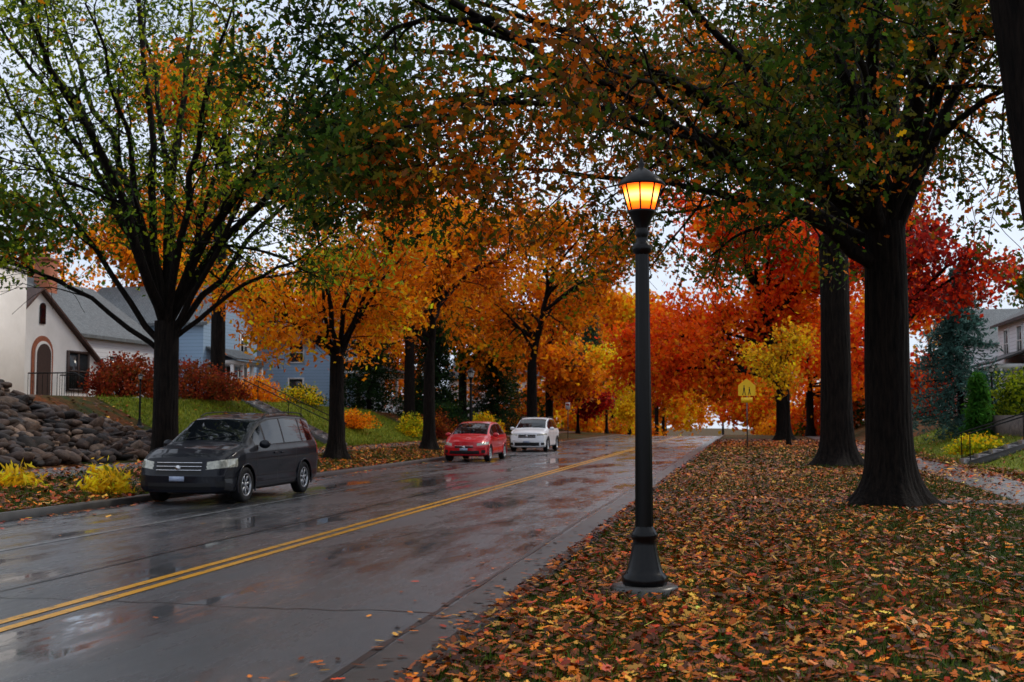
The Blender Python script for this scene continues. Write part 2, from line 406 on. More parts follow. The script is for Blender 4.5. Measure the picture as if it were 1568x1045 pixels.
OAKPAL = [(DG, 1.3), (G, 1.2), (OLV, 1.4), (DO, .75), (O, .30), (BR, .8)]
limbsR1 = [
 ([(2.3, 20.5, 4.3), (1.4, 20.0, 4.9), (.42, 19.3, 5.43), (-.98, 17.7, 6.27), (-2.37, 16.1, 6.67), (-3.5, 14.6, 7.2), (-5.2, 13.0, 7.6)], .15),
 ([(2.35, 20.4, 4.9), (2.1, 19.8, 5.8), (.63, 19.0, 6.85), (-.8, 17.7, 8.1), (-2.5, 16, 9.4)], .13),
 ([(2.35, 20.6, 4.8), (2.25, 20.6, 6.2), (1.9, 20.8, 7.9), (1.6, 20.8, 9.5), (1.0, 20.6, 12.5)], .17),
 ([(2.5, 20.6, 4.8), (2.8, 20.6, 6.3), (3.1, 20.8, 8.0), (3.3, 21.0, 9.6), (3.6, 21.4, 12.5)], .19),
 ([(2.6, 20.5, 4.9), (3.2, 20.4, 6.3), (3.7, 20.3, 7.6), (4.6, 20.0, 9.2), (5.6, 19.4, 11)], .13),
 ([(.9, 19.7, 5.2), (-.6, 19.8, 5.6), (-2.3, 19.6, 5.9), (-4.2, 19.0, 6.0), (-5.6, 18.0, 5.6)], .07),
 ([(-.5, 18.2, 6.0), (-2.0, 15.6, 6.0), (-3.4, 13.6, 5.6), (-4.3, 12.8, 5.0)], .06),
 ([(-2.0, 16.5, 6.6), (-3.6, 15.9, 6.3), (-4.8, 15.3, 5.6), (-5.4, 15.0, 4.8)], .06),
 ([(-2.4, 16.0, 6.6), (-3.8, 14.9, 6.1), (-4.6, 14.2, 5.4), (-5.0, 13.9, 4.6)], .05),
 ([(-3.2, 14.8, 7.1), (-4.4, 14.4, 7.0), (-5.4, 14.6, 6.4), (-6.0, 15.0, 5.8)], .05),
 ([(.2, 19.1, 5.6), (-.8, 16.6, 6.0), (-1.2, 14.2, 6.0), (-1.6, 12.4, 5.5)], .06),
 ([(1.2, 19.9, 5.1), (.4, 21.5, 5.7), (-1.0, 23.0, 5.9), (-3.0, 24.0, 5.6)], .06),
 ([(2.2, 20, 5.4), (1.8, 17, 6.6), (1.2, 14.5, 7.0), (.8, 12.8, 6.4)], .08),
 ([(2.9, 20.4, 6.2), (4.2, 18.6, 6.9), (4.8, 16.8, 6.7)], .07),
]
tree("oak_tree", 2.43, 20.6, .37, 4.9, (-.4, 18.4, 8.6), (7.0, 7.4, 3.6), OAKPAL, n1=11, n2=8, n3=6, ncl=3, per=14,
     lsize=.135, shape=OAK, sig=.26, limbs=limbsR1, leader=False, cs=.6, minz=4.75, flare=2.1, seed=3., gap=-.42)
tree("oak_tree", 3.55, 11.8, .44, 6.2, (3.4, 12.2, 10), (5, 5, 3.2), OAKPAL, n1=8, n2=6, n3=4, per=11, lsize=.15, lean=(-.75, 0), minz=6.5, shape=OAK)
tree("oak_tree", 2.8, 36.8, .47, 7.2, (1.2, 36, 12.4), (7.5, 7, 4.8), [(DG, .8), (G, .9), (OLV, 1), (DO, 1.0), (O, .8)], n1=13, n2=7, n3=5, per=12, lsize=.21, sig=.4, shape=LEAF6, cs=.5)
limbsL1 = [
 ([(-13.5, 24.9, 3.6), (-13.9, 24.9, 6), (-13.8, 24.6, 8.5), (-14.3, 24.5, 12), (-14.4, 24.5, 15)], .13),
 ([(-13.5, 24.9, 3.7), (-12.9, 25.2, 6), (-12.3, 25.4, 8.5), (-12.2, 25.6, 13.5)], .10),
 ([(-13.5, 24.9, 3.5), (-12.3, 24.7, 5.2), (-11.2, 24.4, 7.0), (-9.9, 24.2, 9.3), (-8.8, 24, 12)], .085),
 ([(-13.5, 24.9, 3.3), (-14.8, 24.4, 5.1), (-16, 24, 7.2), (-17.2, 23.5, 9.6), (-18, 23.2, 12)], .085),
 ([(-13.5, 24.9, 3.1), (-15.2, 24.2, 4.6), (-17, 23.4, 5.4), (-18.7, 22.8, 5.7)], .07),
 ([(-13.5, 24.9, 3.4), (-12, 25.5, 4.8), (-10.6, 26.2, 5.6), (-9.4, 26.8, 6.8)], .07),
 ([(-13.5, 24.9, 3.8), (-14.6, 24.6, 6.5), (-15.6, 24.4, 9), (-16.8, 24.2, 13)], .08),
]
tree("maple_tree", -13.5, 24.9, .30, 3.7, (-14.0, 24.8, 9.8), (6.6, 5.8, 6.2), [(DG, .2), (G, 1.7), (YG, 1.1), (OLV, .4), (O, .3)],
     n1=11, n2=8, n3=6, per=10, lsize=.14, sig=.38, limbs=limbsL1, leader=False, shape=OAK, cs=.45, minz=5.2, gap=-.42)
LO = [(DO, .8), (O, 2.0), (YE, .5), (BR, .25)]
LOb = [(DO, 1.2), (O, 1.5), (BR, .5), (OLV, .3)]
tree("maple_tree", -13.5, 36.5, .25, 3.6, (-13.3, 36.8, 6.9), (5.2, 4.9, 3.6), LO+[(YG, .3)], n1=12, n2=7, n3=5, per=12, lsize=.19, sig=.35, cs=.5, leader=False, minz=3.6, shape=LEAF6)
tree("maple_tree", -13.5, 48, .25, 4.0, (-13.2, 48.3, 7.8), (5.2, 5.0, 4.5), LOb, n1=12, n2=7, n3=5, per=10, lsize=.23, sig=.38, minz=3.4, shape=LEAF6)
tree("maple_tree", -13.4, 72, .33, 5, (-11.4, 71.5, 10), (6.9, 6, 5.8), [(OLV, .6), (YG, .4), (O, 1.6), (DO, .9)], n1=14, n2=6, n3=5, per=9, lsize=.3, sig=.45, minz=4.4)
tree("maple_tree", -18.6, 62, .30, 5, (-18.5, 62, 9.5), (6, 6, 5.4), LOb, n1=12, n2=6, n3=5, per=9, lsize=.3, sig=.45)
tree("maple_tree", -22.5, 46, .30, 7.5, (-22.2, 46, 13.0), (6, 5.5, 5.2), LO+[(YE, .5)], n1=12, n2=6, n3=5, per=8, lsize=.27, sig=.45)
tree("red_maple_tree", 2.5, 78, .45, 4, (-.6, 77, 9.6), (9.4, 7, 7.4), [(R, 1.0), (RO, 2.0), (O, 1.3), (CR, .2)], n1=20, n2=8, n3=5, per=12, lsize=.34, sig=.58, minz=3.0, elr=(-.8, 1.0))
tree("red_maple_tree", 6.0, 47, .28, 4.6, (6.4, 47, 8.2), (3.9, 3.9, 3.0), [(CR, 1.3), (R, .8), (BR, .6), (RO, .35)], n1=9, n2=6, n3=5, per=6, lsize=.22, sig=.3, cs=.7)
tree("young_maple_tree", -14.2, 98, .12, 1.6, (-14, 98, 4.1), (2.8, 2.6, 2.6), [(CR, 1.4), (R, .7)], n1=9, n2=5, n3=4, per=8, lsize=.3, sig=.35, elr=(-.8, 1))
tree("young_maple_tree", 2.3, 64, .09, 2.4, (2.1, 64, 5.2), (2.1, 1.9, 1.8), [(YE, 1.0), ((.55, .28, .01), .8), (O, 1.1)], n1=8, n2=5, n3=4, per=4, lsize=.22, sig=.32)
tree("birch_tree", -12.9, 108, .13, 2.5, (-12.8, 108, 5.4), (2.6, 2.6, 4.2), [(YE, 1.6), (YG, .5)], n1=10, n2=5, n3=4, per=8, lsize=.3, sig=.4, elr=(-.9, 1))
tree("birch_tree", -11.9, 120, .13, 2.0, (-11.8, 120, 5.0), (2.8, 2.8, 4.4), [(YE, 1.8), (O, .4)], n1=10, n2=5, n3=4, per=8, lsize=.32, sig=.4, elr=(-.9, 1))
# distant mass
tb = Tubes(); lp = []
YO = [(YE, 1.0), (O, 1.3), (YG, .25)]
for (x, y, h, r, pal, low) in [(-15, 88, 12, 5.5, LOb, .25), (-20, 80, 13, 6, [(OLV, 1), (O, 1), (G, 1)], .3), (-24, 96, 15, 7, LO, .1), (-18.5, 108, 13, 6.0, [(YG, .5), (O, 1.2), (YE, .5)], .0),
    (-15, 132, 19, 7.2, YO, .0), (-14, 152, 19, 7.6, LO, .0), (-13, 172, 22, 8.2, YO, .0), (-22, 140, 20, 8, LO, .0), (-14, 200, 25, 9.5, YO, 0),
    (-26, 180, 22, 9, LO, 0), (5.2, 96, 12, 5.5, [(RO, 1), (O, 1)], .0), (3.6, 116, 14, 6.0, [(O, 1), (YE, .3), (RO, 1.2)], .0), (3.6, 136, 17, 7, [(O, 1), (RO, .6), (YE, .4)], 0), (3.6, 160, 20, 7.4, [(O, 1), (YE, .8)], 0), (4.5, 190, 24, 9, [(O, 1), (RO, .5), (YE, .5)], 0),
    (11, 88, 12, 6, [(RO, 1), (R, .6), (O, .7)], 0), (17, 112, 15, 8, LO, 0), (12, 140, 16, 8, [(O, 1), (G, .6)], 0), (25, 100, 14, 8, [(G, 1), (OLV, 1), (O, .5)], 0),
    (-35, 66, 14, 6, LO, .3), (-39, 78, 16, 8, [(G, 1), (OLV, 1), (O, .8)], .1), (-30, 88, 15, 7, LO, .1), (-46, 60, 15, 7, [(OLV, 1), (G, 1), (DO, .7)], .1), (-32, 110, 17, 8, LO, 0),
    (28, 75, 13, 6, [(OLV, 1), (CR, .6), (G, 1)], 0), (-17, 250, 32, 13, YO, 0), (9, 245, 30, 12, YO, 0), (-6, 320, 42, 16, YO, .42), (-60, 90, 16, 9, LO, .1), (45, 120, 16, 10, LO, .1)]:
    rz = h*(1-low)/2; cz = h-rz
    tree("x", x, y, .3, h*.3, (x, y, float(H(x, y))+cz), (r, r, rz), pal, n1=15, n2=5, n3=4, ncl=3, per=6, lsize=.42 if y < 125 else .68, sig=.65, acc=(tb, lp), gap=-.9, elr=(-1.1, 1.0))
for (x, y, r, pal) in [(-15.5, 112, 2.2, YO), (-15, 124, 2.2, LO), (-14.5, 140, 2.5, YO), (-14, 160, 3, LO), (3.5, 104, 2, LO), (6.5, 100, 2.6, [(G, 1), (RO, 1)]), (4.0, 126, 2.4, LO), (3.6, 146, 3, YO), (9.5, 96, 2.6, [(DG, 1), (DO, 1)]), (14, 98, 3, [(DG, 1), (OLV, 1)]),
                       (-20, 100, 3, [(DG, 1), (DO, 1)]), (-24, 88, 2.6, [(DG, 1), (G, 1)]), (-20, 118, 3, YO)]:
    D = unit(140); D[:, 2] = np.abs(D[:, 2]); C = D*np.array([r, r*1.3, r*.95])*rng.uniform(.4, 1.05, (140, 1))+np.array([x, y, float(H(x, y))])
    P = np.repeat(C, 9, axis=0)+rng.normal(0, .3, (140*9, 3)); lp.append(leafset(P, .42, pal, RH4, cs=1))
dt = empty("distant_trees"); tb.build("trunks", M_BARK, dt); leaf_obj("foliage", lp, M_LEAF, dt)

def spruce(name, x, y, h, r, pal):
    z0 = float(H(x, y)); tb = Tubes(); tb.tube([(x, y, z0-.1), (x, y, z0+h*.5), (x, y, z0+h)], [.16, .09, .015], 8)
    cl = []
    for t in np.linspace(.04, .98, int(h*4.5)):
        rr = r*(1-t)**.85*rng.uniform(.85, 1.1)+.08; nb = 10
        for k in range(nb):
            a = rng.random()*6.28; d = np.array([math.cos(a), math.sin(a), -.18])
            p0 = np.array([x, y, z0+t*h]); L = rr*rng.uniform(.75, 1.1)
            tb.tube([p0, p0+d*L*.6, p0+d*L+np.array([0, 0, .06])], [.02, .014, .005], 3)
            for q in np.arange(.25, 1.05, .18): cl.append(p0+d*L*q)
    C = np.array(cl); P = np.repeat(C, 8, axis=0)+rng.normal(0, .12, (len(C)*8, 3))
    e = empty(name, (x, y, z0)); a = tb.build("trunk_and_boughs", M_BARK, e)
    b = leaf_obj("needles", [leafset(P, .24, pal, np.array([(0, 0), (.5, .16), (1, 0), (.5, -.16)]), cs=1)], M_LEAF, e)
    for o in (a, b): o.location = (-x, -y, -z0)
spruce("blue_spruce_tree", 9.2, 52.5, 7.2, 2.9, [((.06, .14, .12), 1), ((.04, .09, .075), 1), ((.11, .21, .18), .8)])
DK = [((.010, .028, .010), 1), ((.02, .05, .013), 1)]
spruce("spruce_tree", -17.2, 79, 7.5, 2.8, DK); spruce("spruce_tree", -22, 65, 7.5, 2.8, DK); spruce("spruce_tree", -19.5, 70, 8, 2.6, DK)
spruce("pine_tree", -16.5, 124, 15, 3.2, [((.06, .12, .06), 1), ((.04, .08, .04), 1)])
spruce("arborvitae", 8.7, 46, 2.3, .6, [((.03, .12, .012), 1), ((.05, .15, .015), 1)])
def shrub(name, x, y, r, h, pal, n=2600, ls=.12, leafy=RH4, gz=None):
    z0 = float(H(x, y)) if gz is None else gz; e = empty(name, (x, y, z0)); tb = Tubes()
    D = unit(int(n/12)); D[:, 2] = np.abs(D[:, 2]); C = D*np.array([r, r, h])*rng.uniform(.55, 1.05, (len(D), 1))
    C *= (1+.18*clumpnoise(C+np.array([x, y, 0]), 2.5))[:, None]
    for c in C[::4]: tb.tube(arc((0, 0, 0), c, .1, 4, .1), [.02, .014, .009, .004], 3)
    P = np.repeat(C, 12, axis=0)+rng.normal(0, .12, (len(C)*12, 3)); P[:, 2] = np.abs(P[:, 2])
    tb.build("stems", M_BARK, e); leaf_obj("foliage", [leafset(P, ls, pal, leafy, cs=2)], M_LEAF, e)
RD = [((.19, .018, .009), 1.2), ((.27, .045, .012), 1), (BR, .8), ((.34, .08, .01), .5)]
shrub("red_shrub", -22, 37.8, 1.4, 1.6, RD, 5000); shrub("red_shrub", -21.6, 42.4, 1.8, 1.5, RD, 6000)
shrub("orange_shrub", -22.4, 49.5, 1.3, 1.2, LO, 3000)
YP = [(YE, 2), ((.9, .6, .03), 1), (YG, .4)]
LONG = np.array([(0, 0), (.4, .12), (1, 0), (.4, -.12)])
shrub("yellow_hosta", -12.4, 20.6, .33, .45, YP, 600, .25, LONG); shrub("yellow_hosta", -14.2, 20.2, .42, .18, YP, 500, .22, LONG)
shrub("green_shrub", 11.0, 48, 1.7, 2.1, [(YG, 1), (G, 1.4)], 6000, .15); shrub("green_shrub", 12.8, 46.5, 1.4, 1.7, [(YG, .9), (G, 1.4)], 4500, .15)
shrub("yellow_shrub", 7.7, 41, .9, .5, [(YG, 1), (YE, 1)], 2000, .14)
shrub("green_shrub", -21.5, 53, 1.2, 1.0, [(YG, 1), (YE, .7), (G, 1)], 2600); shrub("yellow_shrub", -17.6, 59, .8, 1.1, [(YE, 1), (YG, 1)], 1800)
shrub("red_shrub", -17.2, 62.5, 1.4, 1.5, RD+[(O, .8)], 3500); shrub("green_shrub", -18, 67, 1.6, 1.8, DK+[(G, .6)], 4000, .18)
shrub("orange_shrub", -18.6, 52.5, 1.1, .8, LO, 2200); shrub("yellow_shrub", -16.8, 73, 1.2, 1.5, [(YG, 1), (YE, 1), (O, .6)], 2400, .18)
shrub("orange_shrub", -16.5, 86, 1.6, 2.2, [(O, 1), (YE, .6), (R, .5)], 3000, .22)

# ------------------------------------------------------------------ fallen leaves + grass
def sprinkle(n, x0, x1, y0, y1, size, pal, prob=None, ypow=1.0, shape=OAK, tilt=.28):
    u = rng.random(n); Y = y0+(y1-y0)*u**ypow; X = rng.uniform(x0, x1, n)
    if prob is not None:
        k = rng.random(n) < prob(X, Y); X = X[k]; Y = Y[k]
    onroad = (X > -11.6) & (X < -2)
    Z = np.where(onroad, base(Y)+.006, np.where((X > -2.0) & (X < -1.86), base(Y)+.14, H(X, Y)+.008))+rng.random(len(X))*np.where(onroad, .002, .035)
    return leafset(np.stack([X, Y, Z+.01], -1), size, pal, shape, flat=tilt, cs=1.2, bright=.45, jitter=.9)
FP = [((.07, .017, .004), 1.3), ((.30, .062, .005), 1.7), ((.52, .13, .007), 1.5), ((.32, .028, .005), 1.1), ((.46, .22, .03), .25)]
def pr(X, Y):
    S = np.stack([X, Y, 0*X], -1); Pn = clumpnoise(S, .9, 2)+.5*clumpnoise(S, 2.7, 7)
    v = np.interp(X, [-2, .2, 1.4, 3, 7], [1.0, 1.0, .6, .33, .28])+.38*Pn+np.interp(Y, [5, 12, 25, 60], [.12, 0, .1, .4])
    return np.clip(v, .05, 1)*np.where((X > 4.75) & (X < 6.2), .35, 1)
fe = empty("fallen_leaves")
leaf_obj("near_leaves", [sprinkle(82000, -1.98, 7.2, 3.2, 34, .092, FP, pr, 1.4), sprinkle(3200, -3.4, -1.98, 4, 60, .09, FP, lambda X, Y: np.exp(-np.abs(X+2.05)*2.2), 1.2, tilt=.08),
    sprinkle(90, -11, -3, 5, 60, .08, FP, tilt=.04)], M_FALLEN, fe)
leaf_obj("far_leaves", [sprinkle(20000, -1.95, 7, 30, 80, .17, FP, lambda X, Y: np.where((X > 4.7) & (X < 6.2), .25, .8), 1.2, LEAF6),
    sprinkle(4600, -11.7, -10.4, 14, 80, .12, FP, lambda X, Y: np.exp(-np.abs(X+11.6)*2.3), shape=LEAF6, tilt=.1),
    sprinkle(19000, -15.0, -11.7, 14, 75, .14, FP, lambda X, Y: .45+.8*np.clip(clumpnoise(np.stack([X, Y, 0*X], -1), .5, 5)+.3, 0, 1), shape=LEAF6),
    sprinkle(2500, -16.6, -15, 14, 75, .14, FP, shape=LEAF6), sprinkle(7000, -21, -16.6, 31, 75, .15, FP, lambda X, Y: .08+.7*np.clip(clumpnoise(np.stack([X, Y, 0*X], -1), .45, 1), 0, 1), shape=LEAF6),
    sprinkle(2500, 6.2, 12, 12, 60, .13, FP, shape=LEAF6)], M_FALLEN, fe)
GC = [(.018, .045, .003), (.04, .085, .005), (.08, .12, .008)]; LC = [(.08, .13, .008), (.17, .22, .012), (.28, .28, .018)]
def blades(n, x0, x1, y0, y1, ypow, hh, cc_=GC):
    Y = y0+(y1-y0)*rng.random(n)**ypow; X = rng.uniform(x0, x1, n)
    keep = ~((X > 4.7) & (X < 6.25)) & ~((Y > 20.95) & (Y < 21.95)) if x0 > -5 else ~((X > -16.6) & (X < -15))
    X = X[keep]; Y = Y[keep]; n = len(X)
    P = np.stack([X, Y, H(X, Y)], -1); d = np.stack([rng.normal(0, .45, n), rng.normal(0, .45, n), np.ones(n)], -1)
    a = rng.random(n)*6.28; s = np.stack([np.cos(a), np.sin(a), 0*a], -1)
    h = hh*rng.uniform(.5, 1.3, n)[:, None]
    V = np.stack([P-s*h*.10, P+s*h*.10, P+d*h], 1).reshape(-1, 3)
    cc = np.array(cc_)[rng.integers(0, 3, n)]*rng.uniform(.6, 1.3, (n, 1))
    return V, np.repeat(cc, 3, axis=0), 3
leaf_obj("grass", [blades(120000, -1.84, 8, 3.2, 26, 1.5, .066), blades(30000, -1.84, 6.6, 24, 60, 1.2, .10), blades(26000, -15, -11.8, 15, 60, 1.2, .09),
    blades(36000, -21, -16.8, 34, 62, 1, .12, LC), blades(22000, 6.5, 12, 14, 60, 1, .11, LC)], M_GRASS)

# ------------------------------------------------------------------ rock wall
bm = bmesh.new(); bmesh.ops.create_icosphere(bm, subdivisions=2, radius=1)
ico = np.array([v.co[:] for v in bm.verts]); icf = np.array([[v.index for v in f.verts] for f in bm.faces]); bm.free()
RV = []; RF = []; RC = []; k = 0
for i in range(1900):
    y = rng.uniform(16, 32.6); t = rng.random()
    lim = np.interp(y, [16, 28.5, 32.6], [1, 1, .25])
    t *= lim
    x = -16.9-4.2*t; z = float(np.interp(x, PX, PZ))+.02
    if x < -20.6: z += rng.uniform(0, .25)
    s = rng.uniform(.10, .26)*np.array([1.3, 1.0, .55])*rng.uniform(.75, 1.25, 3)
    v = ico.copy()
    for _ in range(7):
        d = unit(1)[0]; hgt = v@d; cut = rng.uniform(.45, .8); v = v-np.outer(np.clip(hgt-cut, 0, None), d)
    a = rng.random()*6.28; ca, sa = math.cos(a), math.sin(a); v = v*s*1.25
    v = v@np.array([[ca, sa, 0], [-sa, ca, 0], [0, 0, 1]]); b = rng.normal(0, .35); cb, sb = math.cos(b), math.sin(b)
    v = v@np.array([[cb, 0, sb], [0, 1, 0], [-sb, 0, cb]])
    RV.append(v+np.array([x, y, z+rng.uniform(0, .2)])); RF.append(icf+k*len(ico)); k += 1
    c = [(.05, .028, .02), (.10, .06, .042), (.018, .013, .012), (.19, .125, .09), (.055, .04, .036)][rng.integers(5)]
    RC.append(np.tile(np.array(c)*rng.uniform(.5, 1.25), (len(ico), 1)))
def rockmat():
    m, nt, b = newmat("fieldstone"); a = nt.nodes.new("ShaderNodeAttribute"); a.attribute_name = "Col"
    n = noise(nt, 9, 6, .7); r = ramp(nt, n.outputs[0], [(.3, (.4,)*3), (.7, (1.4,)*3)])
    mx = nt.nodes.new("ShaderNodeMix"); mx.data_type = 'RGBA'; mx.blend_type = 'MULTIPLY'; mx.inputs[0].default_value = 1
    nt.links.new(a.outputs[0], mx.inputs[6]); nt.links.new(r.outputs[0], mx.inputs[7]); nt.links.new(mx.outputs[2], b.inputs["Base Color"])
    b.inputs["Roughness"].default_value = .6; b.inputs["Specular IOR Level"].default_value = .2; bump(nt, b, n.outputs[0], .5, .04); return m
np_mesh("rock_retaining_wall", np.concatenate(RV), np.concatenate(RF), rockmat(), col=np.concatenate(RC))

# ------------------------------------------------------------------ street lamps
def glowmat():
    m, nt, b = newmat("lit_lantern_glass")
    tc = nt.nodes.new("ShaderNodeTexCoord"); sp = nt.nodes.new("ShaderNodeSeparateXYZ"); nt.links.new(tc.outputs["Object"], sp.inputs[0])
    mr = nt.nodes.new("ShaderNodeMapRange"); mr.inputs[1].default_value = 3.37; mr.inputs[2].default_value = 3.60
    nt.links.new(sp.outputs[2], mr.inputs[0])
    r = ramp(nt, mr.outputs[0], [(0, (.24, .010, .0003)), (.30, (.9, .10, .002)), (.6, (1.0, .48, .12)), (.8, (.95, .18, .008)), (1, (.40, .022, .0008))])
    nt.links.new(r.outputs[0], b.inputs["Emission Color"]); b.inputs["Emission Strength"].default_value = 5.0
    b.inputs["Base Color"].default_value = (.5, .12, .02, 1); b.inputs["Roughness"].default_value = .3
    return m
M_GLOW = glowmat(); M_FROST = simple("frosted_glass", (.6, .6, .58), rough=.3)
M_SOFF = simple("lantern_soffit", (.35, .30, .26), rough=.6)
def lamp(x, y, lit=False, s=1.0):
    z = float(H(x, y)); e = empty("street_lamp", (x, y, z)); e.scale = (s, s, s)
    lathe("concrete_plinth", [(.30, -.1), (.30, .05), (.28, .075), (0, .075)], M_CONCD, e, 8, smooth=False)
    lathe("base", [(0, .074), (.19, .075), (.20, .10), (.20, .15), (.165, .18), (.15, .22), (.125, .32), (.105, .42), (.10, .46), (.115, .48), (.12, .51), (.10, .54), (.078, .58)], M_IRON, e, 24, .06)
    lathe("post", [(.080, .56), (.080, .62), (.060, 3.0), (.060, 3.02)], M_IRON, e, 20, .22, smooth=False)
    lathe("collar", [(.055, 2.98), (.082, 3.0), (.092, 3.04), (.08, 3.07), (.055, 3.09), (.05, 3.14), (.07, 3.17), (.055, 3.2), (.055, 3.22), (.09, 3.30), (.122, 3.355), (.13, 3.375), (0, 3.38)], M_IRON, e, 24)
    lathe("lantern_glass", [(.112, 3.376), (.172, 3.60)], M_GLOW if lit else M_FROST, e, 8, smooth=False)
    t = Tubes()
    for k in range(8):
        a = k*math.pi/4; c, s_ = math.cos(a), math.sin(a)
        t.tube([(.117*c, .117*s_, 3.37), (.179*c, .179*s_, 3.605)], .008, 6)
    t.build("lantern_frame", M_IRON, e)
    lathe("cap", [(.205, 3.592), (.215, 3.60), (.205, 3.625), (.18, 3.655), (.12, 3.70), (.075, 3.735), (.05, 3.75), (.022, 3.77), (.03, 3.79), (.022, 3.81), (.008, 3.85), (0, 3.87)], M_IRON, e, 24)
    lathe("cap_soffit", [(0, 3.602), (.17, 3.602), (.205, 3.592)], M_SOFF, e, 24)
lamp(-.88, 10.1, True)
lamp(-12.6, 52, False); lamp(-19.0, 33.4, False, .45); lamp(10.1, 50.5, False, .66)

# ------------------------------------------------------------------ signs
M_SG = simple("sign_yellow", (.95, .58, .005), (.88, .52, .005), 3, .4)
def sign(x, y, kind):
    z = float(H(x, y))
    M_S = simple("sign_post_steel", (.12, .12, .12), rough=.5, metal=.5)
    if kind == "ped":
        e = empty("pedestrian_crossing_sign", (x, y, z)); b = Boxes(); b.box(-.03, .03, -.02, .02, -.2, 3.35); b.build("post", M_S, e)
        w, zb = .42, 2.62
        V = [(-w, -.03, zb), (w, -.03, zb), (w, -.03, zb+.52), (0, -.03, zb+.86), (-w, -.03, zb+.52)]
        V2 = [(a, -.022, c) for a, _, c in V]
        poly_obj("panel", V+V2, [(0, 1, 2, 3, 4), (9, 8, 7, 6, 5)]+[(i, i+5, (i+1) % 5+5, (i+1) % 5) for i in range(5)], M_SG, e)
        b = Boxes()
        for cx, sc in ((-.13, .9), (.13, .75)):
            zz = zb+.04
            b.box(cx-.03*sc, cx+.03*sc, -.036, -.033, zz+.46*sc, zz+.53*sc)
            b.box(cx-.04*sc, cx+.04*sc, -.036, -.033, zz+.24*sc, zz+.43*sc)
            b.hexa([(cx-.10*sc, -.037, zz), (cx-.06*sc, -.037, zz), (cx-.06*sc, -.034, zz), (cx-.10*sc, -.034, zz), (cx-.035*sc, -.037, zz+.25*sc), (cx, -.037, zz+.25*sc), (cx, -.034, zz+.25*sc), (cx-.035*sc, -.034, zz+.25*sc)])
            b.hexa([(cx+.06*sc, -.038, zz), (cx+.10*sc, -.038, zz), (cx+.10*sc, -.035, zz), (cx+.06*sc, -.035, zz), (cx, -.038, zz+.25*sc), (cx+.035*sc, -.038, zz+.25*sc), (cx+.035*sc, -.035, zz+.25*sc), (cx, -.035, zz+.25*sc)])
        b.build("walking_figures", M_BLACK, e)
        b = Boxes(); b.box(-.28, .28, -.03, -.022, 2.28, 2.54); b.build("arrow_plaque", M_SG, e)
    else:
        e = empty("no_parking_sign", (x, y, z)); b = Boxes(); b.box(-.025, .025, -.02, .02, -.2, 2.6); b.build("post", M_S, e)
        b = Boxes(); b.box(-.16, .16, -.034, -.022, 2.1, 2.58); b.build("panel", M_TRIM, e)
        b = Boxes(); b.box(-.11, .11, -.038, -.0345, 2.36, 2.5); b.build("red_marking", simple("sign_red", (.5, .02, .02), rough=.4), e)
sign(.1, 57.9, "ped"); sign(-12.3, 80, "np")

